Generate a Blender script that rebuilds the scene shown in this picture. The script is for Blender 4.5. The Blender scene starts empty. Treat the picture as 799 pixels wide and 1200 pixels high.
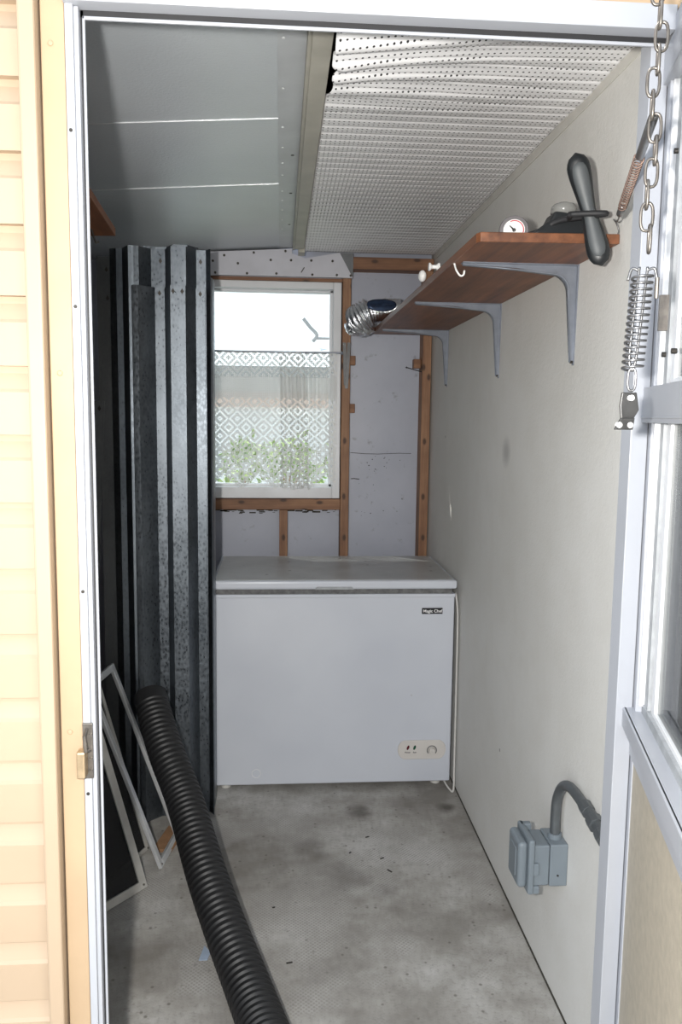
import bpy, bmesh, math, random
from mathutils import Vector, Matrix, noise
random.seed(7)
SC = bpy.context.scene
COL = SC.collection
PI = math.pi

# ------------------------------------------------------------------ materials
def nt(name):
    m = bpy.data.materials.new(name); m.use_nodes = True
    n = m.node_tree; n.nodes.clear()
    o = n.nodes.new('ShaderNodeOutputMaterial'); b = n.nodes.new('ShaderNodeBsdfPrincipled')
    n.links.new(b.outputs[0], o.inputs[0])
    return m, n, b, o
def N(n, t, **k):
    x = n.nodes.new(t)
    for a, v in k.items(): setattr(x, a, v)
    return x
def coords(n, scale=(1, 1, 1), kind='Object'):
    t = N(n, 'ShaderNodeTexCoord'); mp = N(n, 'ShaderNodeMapping')
    mp.inputs['Scale'].default_value = scale
    n.links.new(t.outputs[kind], mp.inputs[0]); return mp.outputs[0]
def ramp(n, src, stops):
    r = N(n, 'ShaderNodeValToRGB'); e = r.color_ramp.elements
    while len(e) < len(stops): e.new(.5)
    for i, (p, c) in enumerate(stops):
        e[i].position = p; e[i].color = (c[0], c[1], c[2], 1) if hasattr(c, '__len__') else (c, c, c, 1)
    n.links.new(src, r.inputs[0]); return r.outputs[0]
def noise_tex(n, vec, scale, detail=4, rough=.55):
    t = N(n, 'ShaderNodeTexNoise'); t.inputs['Scale'].default_value = scale
    t.inputs['Detail'].default_value = detail; t.inputs['Roughness'].default_value = rough
    n.links.new(vec, t.inputs['Vector']); return t.outputs['Fac']
def mix(n, fac, a, b, mode='MIX'):
    x = N(n, 'ShaderNodeMix', data_type='RGBA', blend_type=mode)
    for s, v in ((x.inputs[0], fac), (x.inputs[6], a), (x.inputs[7], b)):
        if hasattr(v, 'is_output'): n.links.new(v, s)
        elif hasattr(v, '__len__'): s.default_value = (v[0], v[1], v[2], 1)
        else: s.default_value = v
    return x.outputs[2]
def math_(n, op, a, b=None, c=None):
    x = N(n, 'ShaderNodeMath', operation=op)
    for i, v in enumerate((a, b, c)):
        if v is None: continue
        if hasattr(v, 'is_output'): n.links.new(v, x.inputs[i])
        else: x.inputs[i].default_value = v
    return x.outputs[0]
def bump(n, b, h, strength=.3, dist=.01):
    x = N(n, 'ShaderNodeBump'); x.inputs['Strength'].default_value = strength; x.inputs['Distance'].default_value = dist
    n.links.new(h, x.inputs['Height']); n.links.new(x.outputs[0], b.inputs['Normal'])
def plain(name, col, rough=.5, metal=0, var=.06, scale=20, bmp=0, spec=.5):
    m, n, b, o = nt(name); v = coords(n)
    f = noise_tex(n, v, scale, 5)
    lo = [c * (1 - var) for c in col]; hi = [min(1, c * (1 + var)) for c in col]
    n.links.new(ramp(n, f, [(.3, lo), (.7, hi)]), b.inputs['Base Color'])
    b.inputs['Roughness'].default_value = rough; b.inputs['Metallic'].default_value = metal
    b.inputs['Specular IOR Level'].default_value = spec
    if bmp: bump(n, b, noise_tex(n, v, scale * 4, 3), bmp, .003)
    return m
def wood(name, dark, light, axis, knots=True, rough=.6):
    m, n, b, o = nt(name)
    sc = [28, 28, 28]; sc[axis] = 1.6
    v = coords(n, sc); g = noise_tex(n, v, 1.0, 6, .65)
    c = ramp(n, g, [(.3, dark), (.52, [(a + q) / 2 for a, q in zip(dark, light)]), (.72, light)])
    v2 = coords(n); big = noise_tex(n, v2, 5, 3)
    c = mix(n, ramp(n, big, [(.35, .35), (.6, 0)]), c, [q * .45 for q in dark])
    if knots:
        so = N(n, 'ShaderNodeSeparateXYZ'); n.links.new(coords(n), so.inputs[0]); cx = N(n, 'ShaderNodeCombineXYZ')
        n.links.new(math_(n, 'MULTIPLY', so.outputs[0], 14 if axis == 2 else 7.5), cx.inputs[0]); n.links.new(math_(n, 'MULTIPLY', so.outputs[2], 7.5 if axis == 2 else 14), cx.inputs[1])
        vo = N(n, 'ShaderNodeTexVoronoi', voronoi_dimensions='2D'); vo.inputs['Scale'].default_value = 1.0
        n.links.new(cx.outputs[0], vo.inputs['Vector'])
        c = mix(n, ramp(n, vo.outputs['Distance'], [(.07, .9), (.15, 0)]), c, (.05, .022, .012))
    n.links.new(c, b.inputs['Base Color']); b.inputs['Roughness'].default_value = rough
    bump(n, b, g, .15, .002)
    return m

def mk_stucco():
    m, n, b, o = nt('cream_stucco'); v = coords(n)
    big = noise_tex(n, v, 1.7, 5); fine = noise_tex(n, v, 90, 4, .7); med = noise_tex(n, v, 9, 5)
    c = ramp(n, big, [(.3, (.67, .66, .625)), (.7, (.745, .738, .712))])
    c = mix(n, ramp(n, med, [(.3, .22), (.55, 0)]), c, (.62, .60, .55))
    vo = N(n, 'ShaderNodeTexVoronoi'); vo.inputs['Scale'].default_value = 4.2; n.links.new(v, vo.inputs['Vector'])
    c = mix(n, ramp(n, vo.outputs['Distance'], [(.018, .75), (.03, 0)]), c, (.2, .18, .16))
    # the round grey smudge at shoulder height
    t = N(n, 'ShaderNodeTexCoord'); d = N(n, 'ShaderNodeVectorMath', operation='DISTANCE')
    n.links.new(t.outputs['Object'], d.inputs[0]); d.inputs[1].default_value = (.696, 2.466, 1.355)
    c = mix(n, ramp(n, d.outputs['Value'], [(.015, .45), (.055, 0)]), c, (.2, .2, .2))
    n.links.new(c, b.inputs['Base Color']); b.inputs['Roughness'].default_value = .75
    hh = math_(n, 'ADD', fine, math_(n, 'MULTIPLY', med, .8)); bump(n, b, hh, .22, .006)
    return m
def mk_concrete():
    m, n, b, o = nt('stained_concrete'); v = coords(n)
    a = noise_tex(n, v, 2.2, 8, .65); f = noise_tex(n, v, 70, 4, .7); md = noise_tex(n, v, 7, 6, .6)
    c = ramp(n, a, [(.36, (.22, .205, .185)), (.5, (.37, .355, .33)), (.62, (.52, .51, .49))])
    c = mix(n, ramp(n, md, [(.33, .55), (.5, 0)]), c, (.25, .235, .21))
    c = mix(n, ramp(n, f, [(.3, .5), (.5, 0)]), c, (.2, .19, .175))
    vs = N(n, 'ShaderNodeTexVoronoi'); vs.inputs['Scale'].default_value = 22; n.links.new(v, vs.inputs['Vector'])
    c = mix(n, ramp(n, vs.outputs['Distance'], [(.06, .7), (.13, 0)]), c, (.13, .12, .105))
    # woven imprint of an old mat, in patches
    sx = N(n, 'ShaderNodeSeparateXYZ'); n.links.new(v, sx.inputs[0])
    gx = math_(n, 'SINE', math_(n, 'MULTIPLY', sx.outputs[0], 2 * PI / .013)); gy = math_(n, 'SINE', math_(n, 'MULTIPLY', sx.outputs[1], 2 * PI / .013))
    g = math_(n, 'GREATER_THAN', math_(n, 'MULTIPLY', gx, gy), .15)
    dc = N(n, 'ShaderNodeVectorMath', operation='DISTANCE'); n.links.new(v, dc.inputs[0]); dc.inputs[1].default_value = (.12, 2.32, 0)
    pm = ramp(n, math_(n, 'SUBTRACT', noise_tex(n, v, 3.4, 5), math_(n, 'MULTIPLY', dc.outputs['Value'], .22)), [(.40, 0), (.47, .55)])
    c = mix(n, math_(n, 'MULTIPLY', pm, .5), c, (.52, .51, .49))
    c = mix(n, math_(n, 'MULTIPLY', g, pm), c, (.25, .235, .22))
    for (px, py, r, s) in ((.30, 2.83, .07, .7), (.63, 2.86, .05, .85), (.22, 2.42, .09, .35), (.1, 2.6, .07, .35), (.33, 2.33, .06, .4)):
        d = N(n, 'ShaderNodeVectorMath', operation='DISTANCE'); n.links.new(v, d.inputs[0]); d.inputs[1].default_value = (px, py, 0)
        w = math_(n, 'ADD', d.outputs['Value'], math_(n, 'MULTIPLY', math_(n, 'SUBTRACT', md, .5), r * 2.2))
        c = mix(n, ramp(n, w, [(r * .3, s), (r, 0)]), c, (.085, .075, .065))
    n.links.new(c, b.inputs['Base Color']); b.inputs['Roughness'].default_value = .8
    bump(n, b, f, .25, .004); return m
def mk_soffit():
    m, n, b, o = nt('perforated_white_metal'); v = coords(n)
    s = N(n, 'ShaderNodeSeparateXYZ'); n.links.new(v, s.inputs[0])
    def fr(o_, p): return math_(n, 'SUBTRACT', math_(n, 'FRACT', math_(n, 'DIVIDE', o_, p)), .5)
    a = fr(s.outputs[0], .0125); q = fr(s.outputs[1], .0165)
    r = math_(n, 'SQRT', math_(n, 'ADD', math_(n, 'MULTIPLY', a, a), math_(n, 'MULTIPLY', math_(n, 'MULTIPLY', q, 1.32), math_(n, 'MULTIPLY', q, 1.32))))
    hole = math_(n, 'LESS_THAN', r, .19)
    dirt = noise_tex(n, v, 5, 4)
    c = ramp(n, dirt, [(.3, (.82, .82, .83)), (.7, (.90, .90, .91))])
    n.links.new(mix(n, hole, c, (.02, .02, .022)), b.inputs['Base Color'])
    b.inputs['Roughness'].default_value = .5
    return m
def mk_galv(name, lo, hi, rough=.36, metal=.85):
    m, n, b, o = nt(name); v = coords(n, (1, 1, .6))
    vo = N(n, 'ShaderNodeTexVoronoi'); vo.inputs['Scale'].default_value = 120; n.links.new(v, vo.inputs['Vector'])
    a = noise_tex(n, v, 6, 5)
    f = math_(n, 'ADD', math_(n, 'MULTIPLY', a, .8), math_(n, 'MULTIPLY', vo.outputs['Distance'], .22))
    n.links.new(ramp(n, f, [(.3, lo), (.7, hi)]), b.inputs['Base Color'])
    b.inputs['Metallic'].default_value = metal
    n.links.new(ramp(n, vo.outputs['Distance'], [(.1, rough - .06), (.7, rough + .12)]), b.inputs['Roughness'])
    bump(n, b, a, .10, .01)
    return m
def mk_pan():
    m, n, b, o = nt('embossed_grey_ceiling_metal'); v = coords(n)
    f = noise_tex(n, v, 130, 3, .6); g = noise_tex(n, v, 2, 3)
    n.links.new(ramp(n, g, [(.3, (.50, .53, .56)), (.7, (.58, .61, .64))]), b.inputs['Base Color'])
    b.inputs['Roughness'].default_value = .30; b.inputs['Metallic'].default_value = .15
    bump(n, b, f, .30, .004); return m
def mk_sheet():
    m, n, b, o = nt('blue_grey_wall_sheet'); v = coords(n)
    g = noise_tex(n, v, 3, 5); f = noise_tex(n, v, 26, 4)
    c = ramp(n, g, [(.3, (.37, .39, .465)), (.7, (.45, .47, .545))])
    c = mix(n, ramp(n, f, [(.26, .6), (.36, 0)]), c, (.22, .22, .24))
    n.links.new(c, b.inputs['Base Color']); b.inputs['Roughness'].default_value = .38; bump(n, b, g, .1, .01); return m
def mk_lace():
    m, n, b, o = nt('white_crochet_lace'); v = coords(n)
    s = N(n, 'ShaderNodeSeparateXYZ'); n.links.new(v, s.inputs[0])
    X, Z = s.outputs[0], s.outputs[2]
    def tri(src, p): return math_(n, 'ABSOLUTE', math_(n, 'SUBTRACT', math_(n, 'FRACT', math_(n, 'DIVIDE', src, p)), .5))
    d = math_(n, 'ADD', tri(X, .078), tri(Z, .078))
    fr_ = math_(n, 'FRACT', math_(n, 'MULTIPLY', d, 3.0))
    ring = math_(n, 'MULTIPLY', math_(n, 'GREATER_THAN', fr_, .12), math_(n, 'LESS_THAN', fr_, .52))
    spoke = math_(n, 'MULTIPLY', math_(n, 'GREATER_THAN', tri(X, .0195), .14), math_(n, 'GREATER_THAN', tri(Z, .0195), .10))
    net = math_(n, 'MULTIPLY', math_(n, 'GREATER_THAN', tri(X, .0085), .27), math_(n, 'GREATER_THAN', tri(Z, .0085), .27))
    plainband = math_(n, 'LESS_THAN', math_(n, 'ABSOLUTE', math_(n, 'SUBTRACT', Z, 1.585)), .048)
    motif = math_(n, 'MULTIPLY', math_(n, 'MULTIPLY', ring, math_(n, 'MAXIMUM', spoke, math_(n, 'GREATER_THAN', Z, 1.32))), math_(n, 'SUBTRACT', 1.0, plainband))
    hole = math_(n, 'MAXIMUM', motif, net)
    b.inputs['Base Color'].default_value = (.86, .85, .83, 1); b.inputs['Roughness'].default_value = .9
    tl = N(n, 'ShaderNodeBsdfTranslucent'); tl.inputs[0].default_value = (.75, .75, .73, 1)
    m1 = N(n, 'ShaderNodeMixShader'); m1.inputs[0].default_value = .4
    n.links.new(b.outputs[0], m1.inputs[1]); n.links.new(tl.outputs[0], m1.inputs[2])
    tr = N(n, 'ShaderNodeBsdfTransparent'); m2 = N(n, 'ShaderNodeMixShader')
    n.links.new(hole, m2.inputs[0]); n.links.new(m1.outputs[0], m2.inputs[1]); n.links.new(tr.outputs[0], m2.inputs[2])
    n.links.new(m2.outputs[0], o.inputs[0]); return m
def mk_glass(name, tint=(.9, .93, .92), refl=.08):
    m, n, b, o = nt(name); n.nodes.remove(b)
    tr = N(n, 'ShaderNodeBsdfTransparent'); tr.inputs[0].default_value = (*tint, 1)
    gl = N(n, 'ShaderNodeBsdfGlossy'); gl.inputs['Roughness'].default_value = .03
    f = N(n, 'ShaderNodeLayerWeight'); f.inputs[0].default_value = .25
    x = N(n, 'ShaderNodeMixShader'); n.links.new(math_(n, 'ADD', math_(n, 'MULTIPLY', f.outputs['Fresnel'], .6), refl * .2), x.inputs[0])
    n.links.new(tr.outputs[0], x.inputs[1]); n.links.new(gl.outputs[0], x.inputs[2]); n.links.new(x.outputs[0], o.inputs[0]); return m
def mk_mesh():
    m, n, b, o = nt('dark_insect_mesh'); v = coords(n)
    b.inputs['Base Color'].default_value = (.012, .012, .013, 1); b.inputs['Roughness'].default_value = .8
    tr = N(n, 'ShaderNodeBsdfTransparent'); x = N(n, 'ShaderNodeMixShader'); x.inputs[0].default_value = .22
    n.links.new(b.outputs[0], x.inputs[1]); n.links.new(tr.outputs[0], x.inputs[2]); n.links.new(x.outputs[0], o.inputs[0]); return m
def mk_freezer():
    m, n, b, o = nt('glossy_white_enamel'); v = coords(n)
    g = noise_tex(n, v, 2.2, 3)
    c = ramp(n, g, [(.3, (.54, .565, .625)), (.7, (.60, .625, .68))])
    vo = N(n, 'ShaderNodeTexVoronoi'); vo.inputs['Scale'].default_value = 7; n.links.new(v, vo.inputs['Vector'])
    c = mix(n, ramp(n, vo.outputs['Distance'], [(.03, .7), (.05, 0)]), c, (.3, .27, .24))
    n.links.new(c, b.inputs['Base Color']); b.inputs['Roughness'].default_value = .15; return m
def mk_lid_top():
    m, n, b, o = nt('dusty_white_enamel'); v = coords(n)
    g = noise_tex(n, v, 9, 6)
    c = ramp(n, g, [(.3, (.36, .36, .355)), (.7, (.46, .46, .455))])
    vo = N(n, 'ShaderNodeTexVoronoi'); vo.inputs['Scale'].default_value = 13; n.links.new(v, vo.inputs['Vector'])
    c = mix(n, ramp(n, vo.outputs['Distance'], [(.07, .85), (.11, 0)]), c, (.1, .09, .08))
    n.links.new(c, b.inputs['Base Color']); b.inputs['Roughness'].default_value = .35; return m
def mk_leaf(name, a, c2):
    m, n, b, o = nt(name); v = coords(n)
    n.links.new(ramp(n, noise_tex(n, v, 12, 3), [(.35, a), (.65, c2)]), b.inputs['Base Color']); b.inputs['Roughness'].default_value = .55
    return m
def mk_foil():
    m, n, b, o = nt('crinkled_foil'); v = coords(n)
    f = noise_tex(n, v, 55, 5, .6); b.inputs['Metallic'].default_value = 1; b.inputs['Roughness'].default_value = .22
    b.inputs['Base Color'].default_value = (.78, .80, .84, 1); bump(n, b, f, .5, .01); return m
def mk_shingle():
    m, n, b, o = nt('pale_roof_shingles')
    br = N(n, 'ShaderNodeTexBrick'); v = coords(n); n.links.new(v, br.inputs['Vector'])
    br.inputs['Scale'].default_value = 3; br.inputs['Mortar Size'].default_value = .02
    br.inputs['Color1'].default_value = (.80, .80, .79, 1); br.inputs['Color2'].default_value = (.72, .72, .72, 1); br.inputs['Mortar'].default_value = (.5, .5, .5, 1)
    n.links.new(br.outputs[0], b.inputs['Base Color']); b.inputs['Roughness'].default_value = .8; return m

M = dict(
    stucco=mk_stucco(), concrete=mk_concrete(), soffit=mk_soffit(), pan=mk_pan(), sheet=mk_sheet(), lace=mk_lace(),
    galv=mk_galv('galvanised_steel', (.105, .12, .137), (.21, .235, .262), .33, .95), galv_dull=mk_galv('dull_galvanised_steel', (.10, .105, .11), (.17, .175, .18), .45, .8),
    glass=mk_glass('clear_window_glass'), door_glass=mk_glass('storm_door_glass', (.62, .63, .62), .3), mesh=mk_mesh(),
    freezer=mk_freezer(), lidtop=mk_lid_top(), foil=mk_foil(), shingle=mk_shingle(),
    siding=plain('peach_vinyl_siding', (.395, .30, .21), .55, 0, .03, 6), casing=plain('peach_painted_board', (.395, .285, .18), .6, 0, .05, 9),
    alu=plain('white_aluminium', (.37, .385, .42), .35, 0, .03, 8), alu_in=plain('white_vinyl', (.72, .73, .75), .4, 0, .04, 10),
    alu_grime=plain('grimy_white_aluminium', (.33, .345, .36), .5, 0, .2, 30),
    rubber=plain('black_rubber', (.018, .018, .02), .6, 0, .1), pipe=plain('black_corrugated_plastic', (.012, .012, .013), .52, 0, .2, 8),
    tan=plain('speckled_tan_panel', (.42, .375, .30), .6, 0, .10, 60, .1),
    fascia=plain('tan_eave_metal', (.42, .405, .35), .5, 0, .12, 9), strip=plain('grey_flashing', (.54, .56, .58), .45, .2, .08, 7),
    seam=plain('bright_metal_seam', (.75, .76, .78), .3, .4, .05), nail=plain('dark_nail', (.05, .045, .04), .5, .6, .1), nail_w=plain('bright_nail', (.8, .8, .8), .3, .6, .05),
    board=plain('white_nailed_board', (.56, .56, .61), .5, 0, .05, 12),
    dark=plain('shade_and_core_dark', (.045, .04, .036), .85, 0, .25, 6), bracket=plain('grey_painted_steel', (.21, .23, .27), .35, .3, .12, 30),  # dark board also carries the shade of the left wall and soffit gap
    wood_v=wood('knotty_fir_upright', (.17, .07, .033), (.50, .28, .15), 2), wood_h=wood('knotty_fir_level', (.15, .06, .03), (.42, .22, .11), 0),
    shelf=wood('stained_shelf_wood', (.085, .030, .014), (.31, .12, .052), 1, False, .45), shelf_dark=wood('left_shelf_wood', (.18, .065, .03), (.34, .14, .06), 1, False, .6),
    pvc_grey=plain('grey_weatherproof_plastic', (.175, .205, .23), .42, 0, .06, 12), conduit=plain('grey_conduit', (.13, .142, .15), .4, .5, .1, 30),
    screen_alu=plain('aged_aluminium', (.50, .49, .46), .42, .35, .12, 25), screen_white=plain('pale_aluminium', (.62, .63, .64), .35, .4, .1, 25),
    plate=plain('black_nameplate', (.012, .012, .015), .3, 0, .1), letter_and_glint=plain('white_letters_and_glints', (.85, .85, .85), .5, 0, .02),  # the white also paints the glints on the chain clip
    panel=plain('beige_control_panel', (.60, .57, .54), .45, 0, .03), ink=plain('dark_grey_ink', (.07, .07, .075), .6, 0, .05),
    red_lens=plain('dark_red_lens', (.09, .008, .015), .25, 0, .1), green_lens=plain('dark_green_lens', (.008, .07, .035), .25, 0, .1),
    gasket=plain('grey_gasket', (.13, .13, .13), .7, 0, .35, 60), cord=plain('off_white_cord', (.62, .61, .58), .5, 0, .06),
    steel=plain('weathered_steel', (.17, .155, .14), .4, .75, .3, 60), bright=plain('bright_zinc', (.20, .20, .205), .32, .8, .12, 40),
    copper=plain('rusty_spring_wire', (.22, .145, .115), .45, .5, .2, 60), white=plain('white_enamel', (.82, .82, .80), .35, 0, .03),
    clip=plain('dark_clip_steel', (.06, .06, .06), .35, .6, .2, 40), red=plain('red_print', (.62, .06, .09), .5, 0, .05), grip=plain('charcoal_grip', (.014, .016, .018), .4, 0, .12, 30), grip_face=plain('grey_grip_pad', (.075, .083, .088), .5, 0, .1, 30),
    clear=plain('clear_plastic', (.22, .22, .21), .15, 0, .1), gauge_case=plain('grey_gauge_case', (.16, .15, .155), .4, .2, .1),
    brass=plain('worn_brass', (.55, .42, .27), .35, .8, .2, 60), scrap=plain('brown_scrap', (.34, .19, .10), .8, 0, .2, 30), blue=plain('pale_blue_scrap', (.35, .43, .55), .7, 0, .1),
    leaf=mk_leaf('bright_green_leaves', (.16, .27, .05), (.42, .50, .18)), leaf2=mk_leaf('mid_green_leaves', (.08, .14, .05), (.22, .30, .10)),
    house=plain('pale_grey_house_wall', (.84, .83, .81), .8, 0, .05, 3), fascia_out=plain('grey_house_fascia', (.33, .32, .31), .7, 0, .05), ground=plain('pale_paving', (.30, .29, .27), .85, 0, .15, 3),
    rust_band=plain('pale_pink_brick', (.70, .55, .48), .8, 0, .1, 8), dust=plain('black_grime', (.05, .045, .035), .9, 0, .3, 60),
)

# ------------------------------------------------------------------ mesh helpers
class MB:
    def __init__(s, T=None): s.bm = bmesh.new(); s.T = T
    def v(s, p):
        p = Vector(p); return s.bm.verts.new(s.T @ p if s.T else p)
    def poly(s, pts): return s.bm.faces.new([s.v(p) for p in pts])
    def box(s, x0, x1, y0, y1, z0, z1):
        c = [s.v((x, y, z)) for z in (z0, z1) for y in (y0, y1) for x in (x0, x1)]
        for f in ((0, 1, 3, 2), (4, 5, 7, 6), (0, 1, 5, 4), (2, 3, 7, 6), (0, 2, 6, 4), (1, 3, 7, 5)):
            s.bm.faces.new([c[i] for i in f])
        return s
    def bar(s, a, b, w, t, up=(0, 0, 1)):
        a, b = Vector(a), Vector(b); d = (b - a).normalized(); u = Vector(up); u = (u - d * u.dot(d)).normalized(); q = d.cross(u)
        c = [s.v(p + q * (w / 2 * i) + u * (t / 2 * j)) for p in (a, b) for j in (-1, 1) for i in (-1, 1)]
        for f in ((0, 1, 3, 2), (4, 5, 7, 6), (0, 1, 5, 4), (2, 3, 7, 6), (0, 2, 6, 4), (1, 3, 7, 5)):
            s.bm.faces.new([c[i] for i in f])
        return s
    def prism(s, pts, axis, a, b):
        def mk(p, w):
            q = list(p); q.insert(axis, w); return s.v(q)
        A = [mk(p, a) for p in pts]; B = [mk(p, b) for p in pts]; n = len(pts)
        s.bm.faces.new(A); s.bm.faces.new(B)
        for i in range(n): s.bm.faces.new((A[i], A[(i + 1) % n], B[(i + 1) % n], B[i]))
        return s
    def tube(s, pts, r, n=12, closed=False, cap=True, up=None):
        pts = [Vector(p) for p in pts]; m = len(pts); R = r if hasattr(r, '__len__') else [r] * m
        rings = []; prev = None
        for i, p in enumerate(pts):
            if closed: d = pts[(i + 1) % m] - pts[i - 1]
            else: d = pts[min(i + 1, m - 1)] - pts[max(i - 1, 0)]
            d.normalize()
            if prev is None:
                u = Vector(up) if up else (Vector((0, 0, 1)) if abs(d.z) < .9 else Vector((1, 0, 0)))
            else: u = prev
            u = (u - d * u.dot(d)).normalized(); prev = u; q = d.cross(u)
            rings.append([s.v(p + (u * math.cos(2 * PI * k / n) + q * math.sin(2 * PI * k / n)) * R[i]) for k in range(n)])
        for i in range(m if closed else m - 1):
            A, B = rings[i], rings[(i + 1) % m]
            for k in range(n): s.bm.faces.new((A[k], A[(k + 1) % n], B[(k + 1) % n], B[k]))
        if cap and not closed: s.bm.faces.new(rings[0]); s.bm.faces.new(rings[-1])
        return s
    def cyl(s, a, b, r, n=16, r2=None): return s.tube([a, b], [r, r if r2 is None else r2], n)
    def grid(s, fn, nu, nv):
        g = [[s.v(fn(i / nu, j / nv)) for j in range(nv + 1)] for i in range(nu + 1)]
        for i in range(nu):
            for j in range(nv): s.bm.faces.new((g[i][j], g[i + 1][j], g[i + 1][j + 1], g[i][j + 1]))
        return s
    def sphere(s, c, r, n=12, sq=(1, 1, 1)):
        c = Vector(c)
        g = [[s.v(c + Vector((math.sin(PI * (j + .02) / (n + .04)) * math.cos(2 * PI * i / (2 * n)) * sq[0], math.sin(PI * (j + .02) / (n + .04)) * math.sin(2 * PI * i / (2 * n)) * sq[1], math.cos(PI * (j + .02) / (n + .04)) * sq[2])) * r) for i in range(2 * n)] for j in range(n + 1)]
        for j in range(n):
            for i in range(2 * n): s.bm.faces.new((g[j][i], g[j][(i + 1) % (2 * n)], g[j + 1][(i + 1) % (2 * n)], g[j + 1][i]))
        s.bm.faces.new(g[0]); s.bm.faces.new(g[-1]); return s
    def build(s, name, mat, parent=None, bevel=0, smooth=False, base=None, seg=2, thick=0, recalc=True):
        bm = s.bm
        if recalc: bmesh.ops.recalc_face_normals(bm, faces=bm.faces[:])
        if bevel:
            e = [x for x in bm.edges if len(x.link_faces) == 2 and x.calc_face_angle(0) > .5]
            bmesh.ops.bevel(bm, geom=e, offset=bevel, segments=seg, affect='EDGES', profile=.5, clamp_overlap=True)
        me = bpy.data.meshes.new(name)
        if base is not None and parent is None: bmesh.ops.translate(bm, verts=bm.verts[:], vec=-Vector(base))
        bm.to_mesh(me); bm.free()
        for m in (mat if isinstance(mat, (list, tuple)) else [mat]): me.materials.append(m)
        if smooth:
            for p in me.polygons: p.use_smooth = True
        o = bpy.data.objects.new(name, me); COL.objects.link(o)
        if base is not None and parent is None: o.location = base
        if parent is not None: attach(o, parent)
        if smooth == 'auto':
            me.shade_auto_smooth = True if hasattr(me, 'shade_auto_smooth') else None
        if thick:
            md = o.modifiers.new('thickness', 'SOLIDIFY'); md.thickness = thick; md.offset = 0
        return o
WM = {}
def attach(o, parent):
    o.parent = parent
    w = Matrix.Translation(WM.get(parent.name, Vector((0, 0, 0))))
    o.matrix_parent_inverse = w.inverted()
def tag(o, label, cat=None, group=None, kind=None):
    o['label'] = label
    if cat: o['category'] = cat
    if group: o['group'] = group
    if kind: o['kind'] = kind
    return o
def root(name, loc, label, cat, group=None, kind=None):
    o = bpy.data.objects.new(name, None); COL.objects.link(o); o.empty_display_size = .05
    o.location = loc; WM[o.name] = Vector(loc)
    return tag(o, label, cat, group, kind)
def struct(o, label): return tag(o, label, None, None, 'structure')
def smooth_by_angle(o, ang=.6):
    for p in o.data.polygons: p.use_smooth = True
    bm = bmesh.new(); bm.from_mesh(o.data)
    for e in bm.edges:
        if len(e.link_faces) == 2 and e.calc_face_angle(0) > ang: e.smooth = False
    bm.to_mesh(o.data); bm.free(); return o
def bez(p0, p1, p2, p3, n):
    P = [Vector(p) for p in (p0, p1, p2, p3)]
    return [P[0] * (1 - t) ** 3 + P[1] * 3 * t * (1 - t) ** 2 + P[2] * 3 * t * t * (1 - t) + P[3] * t ** 3 for t in [i / n for i in range(n + 1)]]
def catmull(pts, n):
    P = [Vector(p) for p in pts]; P = [P[0] * 2 - P[1]] + P + [P[-1] * 2 - P[-2]]; out = []
    for i in range(1, len(P) - 2):
        for k in range(n):
            t = k / n; a, b, c, d = P[i - 1:i + 3]
            out.append(.5 * ((2 * b) + (c - a) * t + (2 * a - 5 * b + 4 * c - d) * t * t + (3 * b - a - 3 * c + d) * t ** 3))
    out.append(P[-2]); return out

XW, YB = .696, 3.74          # house wall face, front faces of the back studs
# ------------------------------------------------------------------ the setting
struct(MB().box(-.95, XW, 1.25, 3.95, -.12, 0).build('floor', M['concrete']), 'stained grey concrete floor with faint woven imprints')
struct(MB().box(-14, 9, -9, 22, -.3, -.06).build('ground', M['ground']), 'pale paved ground outside the room')
struct(MB().box(XW, XW + .16, -2.2, 3.95, -.12, 2.75).build('wall_right', M['stucco']), 'cream textured stucco wall along the right of the room')
struct(MB().box(-1.02, -.95, 1.41, 3.95, -.12, 2.4).build('wall_left', M['dark']), 'left wall behind the metal panels, shade put into its dark colour')  # near-black colour stands in for the shade on this side
# back wall: sheet with the window hole
wb = MB(); WX0, WX1, WZ0, WZ1 = -.52, .275, 1.078, 2.06
for a in ((-.95, WX0, -.12, 2.4), (WX1, XW, -.12, 2.4), (WX0, WX1, -.12, WZ0), (WX0, WX1, WZ1, 2.4)):
    wb.box(a[0], a[1], 3.83, 3.95, a[2], a[3])
struct(wb.build('wall_back', M['sheet']), 'blue-grey sheet back wall behind the wooden studs')
# crack line and grime on the back sheet
cr = MB()
cr.tube([(.33, 3.829, 1.289), (.40, 3.829, 1.284), (.46, 3.829, 1.283), (.52, 3.829, 1.286), (.56, 3.829, 1.288), (.62, 3.829, 1.287)], .0012, 6)
cr.tube([(.335, 3.829, 1.165), (.35, 3.829, 1.166), (.375, 3.829, 1.163)], .002, 6)
for i in range(26):
    x, z = random.uniform(.35, .6), random.choice([random.uniform(.95, 1.28), random.uniform(1.2, 1.28)]); r = random.uniform(.0012, .003)
    cr.box(x - r, x + r, 3.8285, 3.83, z - r * .7, z + r * .7)
struct(cr.build('trim_1', M['nail']), 'thin dark crack and specks in the back wall sheet')

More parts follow.
